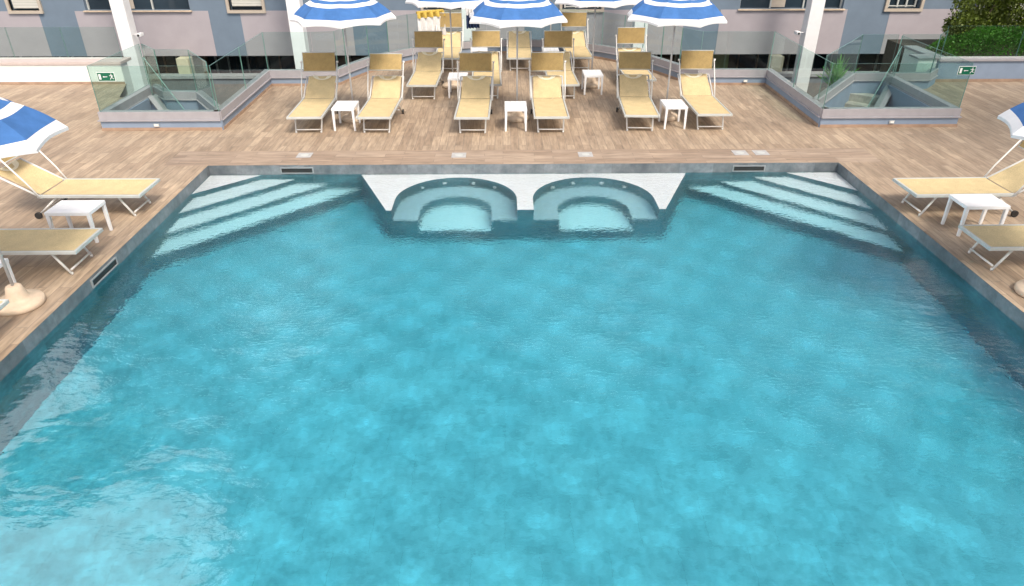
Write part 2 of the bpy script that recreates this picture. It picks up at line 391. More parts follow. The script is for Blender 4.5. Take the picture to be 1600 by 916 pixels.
# ------------------------------------------------------------------ pool
pool = empty('swimming_pool', (0,0,0)); tag(pool, 'large turquoise pool lined with blue grey stone and white steps', 'swimming pool')
FZ = -1.38
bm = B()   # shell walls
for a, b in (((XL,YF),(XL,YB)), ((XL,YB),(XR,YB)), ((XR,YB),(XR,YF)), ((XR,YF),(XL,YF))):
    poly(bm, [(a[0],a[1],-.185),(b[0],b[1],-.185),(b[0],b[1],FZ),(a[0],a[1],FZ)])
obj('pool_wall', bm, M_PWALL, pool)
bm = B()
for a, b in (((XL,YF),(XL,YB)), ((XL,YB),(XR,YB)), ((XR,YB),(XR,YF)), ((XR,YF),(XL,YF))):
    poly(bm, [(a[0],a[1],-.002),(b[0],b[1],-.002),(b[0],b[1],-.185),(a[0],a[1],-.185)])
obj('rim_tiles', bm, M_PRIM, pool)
bm = B(); poly(bm, [(XL,YF,FZ),(XR,YF,FZ),(XR,YB,FZ),(XL,YB,FZ)]); obj('pool_floor', bm, M_PFLOOR, pool)
# thin dark shadow gap trim of the border above the wall
e = .001
def steps(sx, cx):
    tops = [-.205, -.43, -.66, -.89]
    ax = [.89, 1.48, 2.05, 2.63]; ay = [.88, 1.47, 2.04, 2.62]
    for k in range(4):
        b_ = B()
        px = cx + sx*ax[k]; py = YB - ay[k]
        x0 = cx + sx*.004; y0 = YB-.004
        pts = [(x0,y0),(px,y0),(x0,py)]
        if k: # band only, so no hidden overlapping tops
            px2 = cx + sx*(ax[k-1]-.004); py2 = YB-ay[k-1]+.004
            pts = [(px,y0),(px2,y0),(x0,py2),(x0,py)]
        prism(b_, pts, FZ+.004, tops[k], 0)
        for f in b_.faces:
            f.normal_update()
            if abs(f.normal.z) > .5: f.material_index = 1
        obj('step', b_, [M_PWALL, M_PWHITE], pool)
steps(1, XL); steps(-1, XR)

# white spa bench with two horseshoe recesses
bt = -.20
def spa():
    out = []
    CX = [(-.77, 10.72), (1.47, 10.70)]; R = .99; FY = 10.27
    def arc_pts(cx, cy, r, y_front, n=28):
        p = [(cx-r, y_front)]
        for k in range(n+1):
            a = math.pi - math.pi*k/n; p.append((cx+r*math.cos(a), cy+r*math.sin(a)))
        p.append((cx+r, y_front)); return p
    outline = [(-2.5,YB-.004),(-1.84,FY)]
    for cx, cy in CX: outline += arc_pts(cx, cy, R, FY)
    outline += [(2.56,FY),(3.24,YB-.004)]
    b_ = B(); prism(b_, outline, FZ+.004, bt, 0)
    for f in b_.faces:
        f.normal_update()
        if abs(f.normal.z) > .5: f.material_index = 1
    obj('bench_top', b_, [M_PWALL, M_PWHITE], pool)
    for cx, cy in CX:
        b_ = B(); r = .58
        o_ = arc_pts(cx, cy, R-.004, FY-.02)[1:-1]; o_ = [(cx-R+.004, FY-.0)] + o_ + [(cx+R-.004, FY)]
        i_ = arc_pts(cx, cy-.05, r, FY)
        prism(b_, o_ + i_[::-1], FZ+.004, -.62, 0)
        for f in b_.faces:
            f.normal_update()
            if abs(f.normal.z) > .5: f.material_index = 1
        obj('seat', b_, [M_PWALL, M_SEAT], pool)
        b_ = B(); prism(b_, arc_pts(cx, cy-.05, r-.004, FY-.02), FZ+.004, -.98, 0)
        for f in b_.faces:
            f.normal_update()
            if abs(f.normal.z) > .5: f.material_index = 1
        obj('spa_floor', b_, [M_PWALL, M_PWHITE], pool)
        for a in (50, 75, 105, 130):
            b_ = B(); aa = rad(a); c = Vector((cx+(R-.012)*math.cos(aa), cy+(R-.012)*math.sin(aa), -.42))
            d = Vector((-math.cos(aa), -math.sin(aa), 0)); tube(b_, [c, c+d*.03], .035, 12); obj('water_jet', b_, M_PWHITE, pool)
M_SEAT = simple('spa_seat_mosaic', (.44,.58,.64), .4, var=.1, scale=12)
spa()
# skimmer slots
M_SKF = simple('skimmer_frame_grey', (.27,.29,.30), .5)
def skimmer(label, loc, rz, L=.58):
    t = empty('pool_skimmer', loc, rz); tag(t, label, 'skimmer', 'skimmer slots in the pool wall')
    b_ = B(); y0, y1 = -.022, -.002
    ring_frame(b_, -L/2, L/2, -.055, .055, .02, .015, y0, y1)
    obj('frame', b_, M_SKF, t)
    b_ = B(); box(b_, -L/2+.021, L/2-.021, -.010, -.003, -.039, .039); obj('opening', b_, M_BLACK, t)
skimmer('grey framed skimmer slot in the back pool wall near the left steps', (-3.62,YB,-.095), 0)
skimmer('grey framed skimmer slot in the back pool wall above the right steps', (4.35,YB,-.1), 0)
skimmer('grey framed skimmer slot in the left pool wall beside the lounger', (XL,8.1,-.09), rad(90), .66)
# underwater light on the right wall
t = empty('pool_light', (XR,5.95,-.48), 0); tag(t, 'round pool light set under water in the right wall', 'pool light')
b_ = B(); tube(b_, [(-.002,0,0),(-.03,0,0)], .13, 24); obj('rim', b_, M_FRAMEG, t)
b_ = B(); tube(b_, [(-.031,0,0),(-.04,0,0)], .10, 24); obj('lens', b_, M_UBLUE, t)

# water body
bm = B(); g = .03
box(bm, XL-g, XR+g, YF-g, YB+g, FZ-.1, WZ)
tag(obj('water', bm, M_WATER), kind='structure')

# ------------------------------------------------------------------ balustrades
KB, KM, KT, GT = .06, .19, .37, 1.25
def pane(parent, p, q, z0=KT-.03, z1=GT, th=.016, z0b=None, z1b=None):
    a, b_ = Vector(p), Vector(q); d = (b_-a).normalized(); n = Vector((-d.y, d.x))*th/2
    a = a + d*.008; b_ = b_ - d*.008
    z0b = z0 if z0b is None else z0b; z1b = z1 if z1b is None else z1b
    bm = B(); c = []
    for (pt, l, h_) in ((a, z0, z1), (b_, z0b, z1b)):
        for sgn in (1, -1):
            q_ = pt + n*sgn; c.append((bm.verts.new((q_.x,q_.y,l)), bm.verts.new((q_.x,q_.y,h_))))
    A1, A2, B1, B2 = c
    for f, mi in (([A1[0],B1[0],B1[1],A1[1]],0), ([A2[0],A2[1],B2[1],B2[0]],0), ([A1[1],B1[1],B2[1],A2[1]],1), ([A1[0],A1[1],A2[1],A2[0]],1), ([B1[0],B2[0],B2[1],B1[1]],1), ([A1[0],A2[0],B2[0],B1[0]],1)):
        bm.faces.new(f).material_index = mi
    return obj('glass_pane', bm, [M_GLASS, M_GEDGE], parent)
def split(path, maxlen=1.35):
    out = []
    for a, b_ in zip(path, path[1:]):
        a, b_ = Vector(a), Vector(b_); k = max(1, round((b_-a).length/maxlen))
        for i in range(k): out.append((a.lerp(b_, i/k), a.lerp(b_, (i+1)/k)))
    return out
def balustrade(name, path, label, side=1, low=-3.44, maxlen=1.35, glass=True, skirt=True):
    """side=+1: terrace on the right of the path direction, void on its left"""
    t = empty(name, (path[0][0], path[0][1], 0)); tag(t, label, 'balustrade', 'glass balustrades round the terrace')
    off = Vector((path[0][0], path[0][1])); pp = [(p[0]-off.x, p[1]-off.y) for p in path]
    s_ = side
    b_ = B(); ribbon(b_, pp, 0, s_*.2, low, KM); obj('kerb_wall', b_, M_KERBW, t)
    b_ = B(); ribbon(b_, pp, -s_*.035, s_*.17, KM+.001, KM+.022); ribbon(b_, pp, -s_*.005, s_*.15, KM+.023, KT); obj('kerb_cap', b_, M_CAP, t)
    if skirt:
        b_ = B(); ribbon(b_, pp, -s_*.012, -s_*.0015, .002, KB); obj('skirting', b_, M_SKIRT, t)
    if glass:
        # glass line runs in the middle of the cap
        P = [Vector(p) for p in pp]; G = []
        for i, p in enumerate(P):
            ds = []
            if i: ds.append((P[i]-P[i-1]).normalized())
            if i < len(P)-1: ds.append((P[i+1]-P[i]).normalized())
            nn = [Vector((-d.y, d.x)) for d in ds]; a = sum(nn, Vector((0,0))).normalized()
            G.append(p + a*s_*.03/max(.35, a.dot(nn[0])))
        for a, b2 in split(G, maxlen): pane(t, a, b2)
    return t
# terrace back: from left front corner of the terrace round the arc to the right one
main = [(-5.60,14.02),(-5.66,17.6)] + ARC + [(6.46,17.5),(6.40,14.04)]
main_path = [(-5.60,14.0),(-5.66,17.62)] + ARC + [(6.46,17.52),(6.40,14.02)]
balustrade('glass_balustrade', main_path, 'long curved glass balustrade on blue kerb behind the sun loungers', 1, maxlen=1.6)
balustrade('glass_balustrade', [(KL,16.25),(KL,13.97),(-5.615,13.97)], 'glass balustrade on kerb round the left stairwell, on the umbrella side', 1, maxlen=3.4)
balustrade('glass_balustrade', [(6.415,13.98),(KR,13.98),(KR+.09,17.0)], 'glass balustrade on kerb round the front of the right stairwell', 1, maxlen=4)

def stairwell(label, foot, head, wdt, tread0, sgn, plabel):
    """stair flight running down from head to foot (2-D points), parapet kerb on the far side"""
    t = empty('staircase', (head[0], head[1], 0)); tag(t, label, 'staircase')
    Hd, Ft = Vector(head), Vector(foot); d = (Ft-Hd).normalized(); n = Vector((-d.y, d.x))*sgn; Ln = (Ft-Hd).length
    k = 0; z = tread0; go = .31; x = 0
    while z > -3.3:
        b_ = B(); a = d*x; b2 = d*(x+go)
        pts = [a, b2, b2+n*wdt, a+n*wdt]
        if sgn < 0: pts = pts[::-1]
        prism(b_, [(p.x, p.y) for p in pts], z-.45, z, 0); obj('step', b_, M_STAIR, t)
        x += go+.001; z -= .17; k += 1
        if k > 12: break
    # sloping stringer wall on the near side
    L = x; b_ = B()
    pth = [Vector((0,0))-n*.0, d*L]
    ribbon(b_, [(p.x,p.y) for p in pth], -sgn*.16, -sgn*.002, -1.2, tread0+.28, slope=[0, z-tread0]); obj('stringer_wall', b_, M_KERBW, t)
    b_ = B(); ribbon(b_, [(p.x,p.y) for p in pth], -sgn*.19, sgn*.03, tread0+.281, tread0+.33, slope=[0, z-tread0]); obj('stringer_cap', b_, M_CAP, t)
    gp = [p - n*.08 for p in pth]
    L3 = 3.0/L
    q = gp[0].lerp(gp[1], L3); dz = (z-tread0)*L3
    pane(t, gp[0], q, tread0+.32, 1.05, z0b=tread0+.32+dz, z1b=1.05+dz)
    return t
stairwell('stone stairs going down between glass panels in the right stairwell', (6.9,14.15), (9.15,16.85), 1.0, -.1, -1, '')
stairwell('stairs going down behind the glass of the left stairwell', (-5.9,14.15), (-7.7,15.9), .85, -.1, 1, '')
balustrade('glass_balustrade', [(6.62,14.72),(8.42,17.1),(9.26,17.1)], 'slanting glass parapet on the far side of the right stairs', 1, low=-3.4, maxlen=3.2, skirt=False)
balustrade('glass_balustrade', [(9.34,17.1),(10.25,17.1),(10.7,16.7+.9)], 'short glass balustrade between the right stairwell and the planter', 1, low=-3.4, maxlen=2, skirt=False)
balustrade('glass_balustrade', [(-7.95,16.25),(-7.4,15.6),(-6.66,15.55),(-5.85,14.35)][::-1], 'bent glass parapet on the far side of the left stairs', -1, low=-3.4, maxlen=3.2, skirt=False)

# left white parapet with glass behind
t = empty('parapet_wall', (-9.35,17.88,0)); tag(t, 'long low white parapet wall with pinkish cap at the back of the left deck', 'parapet wall')
b_ = B(); box(b_, -20, 0, 0, .35, -3.4, .47, .004); obj('wall', b_, M_PARAPET, t)
b_ = B(); box(b_, -20, .03, -.03, .55, .472, .54, .006); obj('cap', b_, M_PCAP, t)
b_ = B(); box(b_, -20, 0, -.012, -.002, .002, .06); obj('skirting', b_, M_SKIRT, t)
t = empty('glass_fence', (-9.45,18.25,.54)); tag(t, 'clear glass fence standing on the white parapet wall', 'glass fence')
for i in range(9): pane(t, (-1.32*(i+1), 0), (-1.32*i, 0), 0, .74)
b_ = B()
box(b_, -12, 0, -.02, .02, -.0, .03); obj('channel', b_, M_FRAMEG, t)

# right planter with hedge
t = empty('planter_wall', (10.78,17.8,0)); tag(t, 'blue grey planter wall with pale cap holding the hedge', 'planter')
b_ = B(); box(b_, 0, 16, 0, .25, -3.4, .50); obj('wall', b_, M_KERBW, t); b_ = B(); box(b_, 0, .25, .2501, 1.7, -3.4, .50); obj('side_wall', b_, M_PARAPET, t)
b_ = B(); box(b_, -.04, 16, -.04, .30, .502, .56, .006); box(b_, -.04, .30, .301, 1.7, .502, .56, .006); obj('cap', b_, M_CAP, t)
b_ = B(); box(b_, .26, 15.9, .26, 3.2, -3.4, .45); obj('soil', b_, M_SOIL, t)
b_ = B(); box(b_, 0, 16, -.012, -.002, .002, .07); obj('skirting', b_, M_SKIRT, t)
t = empty('pillar', (10.45,17.75,0)); tag(t, 'short pale pillar at the left end of the planter, behind glass', 'pillar')
b_ = B(); box(b_, -.22, .25, 0, .4, -3.4, .56, .004); obj('shaft', b_, M_PARAPET, t)
b_ = B(); box(b_, -.25, .28, -.03, .43, .562, .60, .004); obj('cap', b_, M_CAP, t)
t = empty('glass_fence', (10.85,17.95,.56)); tag(t, 'clear glass fence in front of the hedge on the planter', 'glass fence')
for i in range(6): pane(t, (1.9*i, 0), (1.9*(i+1), 0), 0, .74)
b_ = B(); box(b_, 0, 11.4, -.015, .015, 0, .02); obj('channel', b_, M_FRAMEG, t)

def leaf_cloud(bm, fn, n, size):
    for _ in range(n):
        c, nrm = fn(); s_ = size*random.uniform(.6, 1.4)
        a = Vector((random.gauss(0,1), random.gauss(0,1), random.gauss(0,1))).normalized()
        d = (nrm*.7 + a*.8).normalized(); u = d.cross(a.orthogonal()).normalized(); 
        l = d*s_*1.6; ww = u*s_*.45
        vs = [bm.verts.new(c - ww*.3), bm.verts.new(c + l*.5 - ww), bm.verts.new(c + l), bm.verts.new(c + l*.5 + ww)]
        bm.faces.new(vs)
def mound(x0, x1, y0, y1, z0, h):
    def f():
        x = random.uniform(x0, x1); y = random.uniform(y0, y1)
        ex = min(1, (x-x0)/.9); e1 = math.sqrt(max(0, 1-(1-ex)**2)); v = (y-y0)/(y1-y0)*2-1; e2 = math.sqrt(max(0, 1-v*v*.95))
        top = z0 + h*e1*e2*(1+.12*math.sin(x*3.1)+.08*math.sin(x*7.3+y*3))
        k = random.random()**.35
        n = Vector((-.5 if ex < .8 else 0, v, 1)).normalized()
        return Vector((x, y, z0+(top-z0)*k)), n
    return f
b_ = B(); leaf_cloud(b_, mound(11.2, 19, 18.02, 19.3, .47, .62), 26000, .035)
o = obj('hedge', b_, M_LEAFA); tag(o, 'low bright green hedge growing along the planter', 'hedge')
def crown(c, r, n=40):
    cl = [(Vector(c)+Vector((random.uniform(-1,1)*r[0], random.uniform(-1,1)*r[1], random.uniform(-1,1)*r[2]))*.8, random.uniform(.18,.42)) for _ in range(n)]
    def f():
        cc, rr = random.choice(cl); d = Vector((random.gauss(0,1), random.gauss(0,1), random.gauss(0,1))).normalized()
        return cc + d*rr*random.random()**.3, d
    return f
def bush(label, x, y, z0, c, r, n, nl, size=.045, M=None, group='shrubs behind the hedge'):
    t = empty('shrub', (x, y, z0)); tag(t, label, 'shrub', group)
    b_ = B(); leaf_cloud(b_, crown(c, r, n), nl, size); obj('crown', b_, M or M_LEAFB, t)
    b_ = B()
    for k in range(5):
        a = k*1.3; tube(b_, [(0,0,0),(.1*math.cos(a),.1*math.sin(a),c[2]*.5),(.5*r[0]*math.cos(a),.5*r[1]*math.sin(a),c[2]+.2)], [.04,.03,.01], 6)
    obj('stem', b_, M_TRIM, t)
bush('olive yellow bush with loose edge rising behind the hedge, near the white wall', 12.75, 19.9, .4, (0,0,.95), (.75,.6,.85), 46, 15000)
bush('tall olive bush behind the hedge at the right edge of the photo', 14.3, 20.2, .4, (0,0,1.3), (1.0,.7,1.2), 60, 16000)

# yucca on a low plinth in the courtyard
t = empty('yucca_plant', (9.3,19.9,-.9)); tag(t, 'bright green spiky plant behind the glass of the right stairwell', 'plant')
b_ = B()
for k in range(46):
    a = k*2.4; el = rad(32+55*(k/46)); L = random.uniform(.6,.85); d = Vector((math.cos(a)*math.cos(el), math.sin(a)*math.cos(el), math.sin(el)))
    u = d.cross(Vector((0,0,1))).normalized()*.028; c0 = Vector((0,0,.2+.25*k/46)); m1 = c0+d*L*.5+Vector((0,0,.03)); tip = c0+d*L-Vector((0,0,.06))
    b_.faces.new([b_.verts.new(p) for p in (c0-u*.6, m1-u, tip, m1+u, c0+u*.6)])
obj('leaves', b_, M_AGAVE, t)
b_ = B(); tube(b_, [(0,0,-.05),(0,0,.35)], [.07,.05], 10); obj('trunk', b_, M_TRIM, t)
t = empty('plinth', (9.3,19.9,-3.44)); tag(t, 'dark plinth under the spiky green plant', 'plinth')
b_ = B(); box(b_, -.35, .35, -.35, .35, 0, 2.48, .01); obj('block', b_, M_FLOORLOW, t)

# ------------------------------------------------------------------ hotel building beyond
hb = empty('hotel_building', (0,25,-3.44)); tag(hb, 'long hotel facade of blue render with pink panels behind the terrace', 'building')
def T(z): return z+3.44
b_ = B()
FX0, FX1, FB, FTOP = -26, 15.95, -.74, 6.7
wins_lo = [(-13.72,-10.3,'big'),(-16.15,-15.2,'sh'),(-8.98,-7.9,'sh'),(2.0,3.3,'op'),(7.92,11.38,'big'),(12.85,13.95,'op'),(-2.6,-1.3,'op'),(-21.5,-18.2,'big')]
rows = [(.72,2.2),(3.95,5.9)]
xs = sorted({FX0, FX1, *[x for q in wins_lo for x in q[:2]]})
zs = [FB] + [z for r_ in rows for z in r_] + [FTOP]
for i in range(len(xs)-1):
    for j in range(len(zs)-1):
        xm, zm = (xs[i]+xs[i+1])/2, (zs[j]+zs[j+1])/2
        if any(a < xm < b2 for a, b2, _ in wins_lo) and any(c < zm < d for c, d in rows): continue
        box(b_, xs[i], xs[i+1], 0, .3, T(zs[j]), T(zs[j+1]))
bmesh.ops.remove_doubles(b_, verts=b_.verts, dist=.0005)
obj('wall', b_, M_BLUE, hb)
b_ = B()
for a, b2 in ((-18.0,-15.3),(-14.1,-9.72),(-8.68,-5.0),(-3.85,.75),(2.1,6.1),(7.3,11.55),(13.0,15.3),(-24,-19)):
    box(b_, a, b2, -.006, -.001, T(FB)+.003, T(.70))
obj('pink_panel', b_, M_PINK, hb)
for a, b2, kd in wins_lo:
    for ri, (c, d) in enumerate(rows):
        wn = empty('window', (a, 0, T(c))); wn.parent = hb; W, Hh = b2-a, d-c
        b_ = B(); box(b_, .001, W-.001, .2, .22, .001, Hh-.001); obj('pane', b_, M_DARKGL, wn)
        b_ = B()
        if kd == 'big':
            box(b_, -.06, W+.06, -.08, .12, -.045, -.003, .004); obj('sill', b_, M_SILL, wn)
            b_ = B()
            for x in (0, W*.3, W*.62, W-.05):
                b_ = B(); box(b_, x+.002, x+.048, .14, .195, .002, Hh-.002); obj('mullion', b_, M_FRAMEG, wn)
            b_ = B(); box(b_, W*.3+.06, W*.45, .165, .18, .03, Hh-.01); obj('curtain', b_, M_BEIGE, wn)
        else:
            fx = .09
            ring_frame(b_, -fx, W+fx, -fx, Hh+fx, fx, fx, -.07, .1)
            obj('frame', b_, M_BEIGE, wn)
            b_ = B()
            if kd == 'sh': box(b_, .08, W-.02, .03, .06, .07 if a < -10 else .12, Hh-.001); obj('shutter', b_, M_SHUT, wn)
            else:
                for k in range(4): box(b_, .1+k*(W-.2)/3-.025, .1+k*(W-.2)/3+.025, .12, .17, .03, Hh-.03)
                for zz in (.05, .35, .65): box(b_, .076, W-.076, .125, .165, zz, zz+.03)
                obj('grille', b_, M_FRAMEG, wn)
b_ = B(); box(b_, FX0, FX1, .301, 9, T(FTOP)-.3, T(FTOP)); box(b_, FX0, FX1, .301, 9, T(FB), T(FB)+.25); obj('floor_slab', b_, M_PARAPET, hb)
b_ = B(); box(b_, FX0-.4, FX1+.4, -1.8, 9.2, T(FTOP)+.001, T(FTOP)+.35); obj('roof', b_, M_PARAPET, hb)
b_ = B(); box(b_, FX1-.3, FX1-.002, .301, 9, 0, T(FTOP)-.301); obj('side_wall', b_, M_PARAPET, hb)
# lower storey
b_ = B(); box(b_, FX0, FX1-.31, 2.2, 2.4, .01, T(FB)-.002); obj('lower_wall', b_, simple('lower_storey_dark', (.05,.055,.06), .5), hb)
for k in range(22):
    x = FX0+.6+k*1.9
    if x > FX1-2: break
    wn = empty('lower_window', (x, 2.2, .5)); wn.parent = hb
    b_ = B(); box(b_, 0, 1.5, -.03, -.004, 0, 2.1); obj('pane', b_, M_DARKGL, wn)
    b_ = B(); 
    for xx in (0, .72, 1.44): box(b_, xx, xx+.06, -.07, -.031, 0, 2.1)
    obj('frame', b_, M_FRAMEG if k % 3 else M_BROWNP, wn)
for x0, x1, M in ((-14.9,-13.6,M_BROWNP),(-11.5,-10.9,M_BROWNP),(7.4,8.4,M_GREENP),(-17.2,-16.5,M_BROWNP),(4.6,5.1,M_GREENP)):
    b_ = B(); box(b_, x0, x1, 1.9, 2.1, .02, T(FB)-.004); obj('door_panel', b_, M, hb)
# white wing to the right
wb = empty('white_building', (16.0,24.2,-3.44)); tag(wb, 'white side wing of the hotel behind the bush at top right', 'building')
b_ = B(); box(b_, .01, 9, 0, 8, 0, 12.9); obj('wall', b_, M_PARAPET, wb)
b_ = B(); box(b_, -.2, 9.3, -.3, 8.3, 12.902, 13.2); obj('roof', b_, M_PCAP, wb)
for k in range(3):
    for j in range(2):
        b_ = B(); box(b_, 2.2+k*2.4, 3.4+k*2.4, -.02, -.002, 5.6+j*3.2, 7.2+j*3.2); obj('window', b_, M_DARKGL, wb)

# unseen block added on the right to shade that side and darken its reflection
rb_ = empty('shade_block', (14.2,-3,-3.44)); tag(rb_, 'unseen tall grey block added beyond the right edge to darken the pool', 'building')
b_ = B(); box(b_, 0, 9, -11, 11.5, 0, 14.4); obj('wall', b_, simple('grey_blue_render', (.12,.15,.18), .85), rb_)
b_ = B(); box(b_, -.5, 9.5, -11.5, 12, 14.402, 14.9); obj('roof', b_, M_PCAP, rb_)
for j in range(3):
    for k in range(4):
        b_ = B(); y = -9+k*5.2; box(b_, -.03, -.001, y, y+2.3, 4.6+j*3.2, 6.5+j*3.2); obj('window', b_, M_DARKGL, rb_)
# columns
pc = ['first white square column from the left, behind the left stairwell', 'second white column from the left, beside the striped umbrella', 'white column behind the loungers left of the middle umbrella',
      'white column partly hidden behind the right striped umbrella', 'white square column behind the right stairwell']
for x, lb in zip((-11.85,-6.45,-1.05,4.38,9.85), pc):
    t = empty('column', (x,23.6,-3.44)); tag(t, lb, 'column', 'white columns in front of the hotel')
    b_ = B(); box(b_, -.21, .21, -.21, .21, .01, T(FTOP)-.001, .012); obj('shaft', b_, M_WHITE, t)
    b_ = B(); box(b_, -.25, .25, -.25, .25, .0, .15, .01); obj('plinth', b_, M_CAP, t)
# tan pillars under the facade
for x, lb in ((-10.75,'tan pillar in the lower storey seen through the left stairwell glass'),(9.35,'pale yellow pillar in the lower storey left of the right column')):
    t = empty('pillar', (x,24.75,-3.44)); tag(t, lb, 'pillar', 'pillars of the lower storey')
    b_ = B(); box(b_, -.2, .2, -.2, .2, 0, T(FB)+.0, .01); obj('shaft', b_, M_TAN, t)
    b_ = B(); box(b_, -.25, .25, -.25, .23, 0.001, .2, .01); obj('foot', b_, M_CAP, t)
# low grey wall in the courtyard
t = empty('courtyard_wall', (0,24.3,-3.44)); tag(t, 'low grey wall in the courtyard below the hotel', 'low wall')
b_ = B(); box(b_, -24, 15, 0, .3, 0, 2.1); obj('wall', b_, simple('courtyard_grey', (.16,.17,.18), .8), t)
b_ = B(); box(b_, -24, 15, -.05, .35, 2.101, 2.2, .005); obj('coping', b_, simple('courtyard_coping', (.30,.31,.32), .7), t)

# security cameras on the columns
for x, sx, lb in ((-11.64,1,'small white security camera on the side of the far left column'),(9.64,-1,'small white security camera on the side of the far right column')):
    t = empty('security_camera', (x,23.5,.22)); tag(t, lb, 'security camera', 'security cameras on columns')
    b_ = B(); tube(b_, [(0,0,0),(sx*.2,-.02,0)], .015, 8); obj('bracket', b_, M_WHITE, t)
    b_ = B(); box(b_, sx*.26-.06, sx*.26+.06, -.2, .06, -.05, .05, .015); obj('housing', b_, M_WHITE, t)
    b_ = B(); tube(b_, [(sx*.26,-.201,0),(sx*.26,-.22,0)], .035, 12); obj('lens', b_, M_BLACK, t)

# exit signs on the glass
def exit_sign(loc, rz, label):
    t = empty('exit_sign', loc, rz); t.scale = (.84, 1, .84); tag(t, label, 'exit sign', 'green emergency exit signs')
    b_ = B(); box(b_, -.2, .2, -.006, 0, -.1, .1, .002); obj('plate', b_, M_WHITE, t)
    b_ = B(); box(b_, -.19, .19, -.009, -.0065, -.09, .09); obj('green_field', b_, M_SIGN, t)
    b_ = B(); y0, y1 = -.012, -.0095
    box(b_, -.165, -.115, y0, y1, -.06, .06); obj('door_mark', b_, M_WHITE, t)
    b_ = B(); box(b_, -.045, .03, y0, y1, -.007, .007); b_.faces.new([b_.verts.new((x, y0-.0005, z)) for x, z in ((-.045,.02),(-.075,0),(-.045,-.02))])
    obj('arrow_mark', b_, M_WHITE, t)
    b_ = B(); tube(b_, [(.125,y1,.058),(.125,y0,.058)], .012, 12)
    def limb(a, c, w_=.007):
        a, c = Vector((a[0],0,a[1])), Vector((c[0],0,c[1])); d = (c-a).normalized(); n = Vector((-d.z,0,d.x))*w_
        b_.faces.new([b_.verts.new(Vector((p.x, y0+.0005, p.z))) for p in (a-n, c-n, c+n, a+n)])
    limb((.122,.042),(.13,-.01),.012); limb((.12,.035),(.09,.02)); limb((.09,.02),(.08,.035)); limb((.128,.035),(.152,.012)); limb((.152,.012),(.168,.022))
    limb((.128,-.005),(.105,-.03)); limb((.105,-.03),(.085,-.06)); limb((.133,-.005),(.148,-.038)); limb((.148,-.038),(.168,-.046))
    obj('running_figure', b_, M_WHITE, t)
exit_sign((-7.63,13.96,1.06), 0, 'green exit sign with running figure on the left stairwell glass')
exit_sign((9.05,13.965,1.12), 0, 'green exit sign with running figure at the corner of the right stairwell glass')

# ------------------------------------------------------------------ small deck fittings
for x, y, lb in ((-3.6,12.4,'pale square skimmer lid in the paving above the left pool steps'),(-.8,12.36,'pale square lid in the paving left of the centre, behind the spa bench'),
                 (1.5,12.37,'pale square lid in the paving right of the centre, behind the spa bench'),(4.34,12.42,'left one of the two pale lids side by side in the paving'),(4.72,12.42,'right one of the two pale lids side by side in the paving')):
    t = empty('deck_lid', (x,y,.001)); tag(t, lb, 'lid', 'square lids in the paving behind the pool')
    b_ = B(); box(b_, -.13, .13, -.13, .13, 0, .006, .001); obj('plate', b_, M_LID, t)
    b_ = B(); lathe(b_, [(.075,.0065),(.07,.009)], 20); obj('cover', b_, M_FRAMEG, t)
for x, y, lb in ((-6.9,13.96,'small white socket box in the left stairwell kerb'),(7.85,13.97,'small white socket box in the right stairwell kerb'),(5.95,17.5,'small white socket box in the kerb behind the right lounger')):
    t = empty('socket_box', (x,y-.001,.11)); tag(t, lb, 'socket box', 'socket boxes in the kerbs')
    b_ = B(); box(b_, -.05, .05, -.02, 0, -.03, .03, .004); obj('case', b_, M_FRAMEG, t)
    b_ = B(); box(b_, -.035, .035, -.026, -.0205, -.018, .018, .002); obj('flap', b_, M_PARAPET, t)

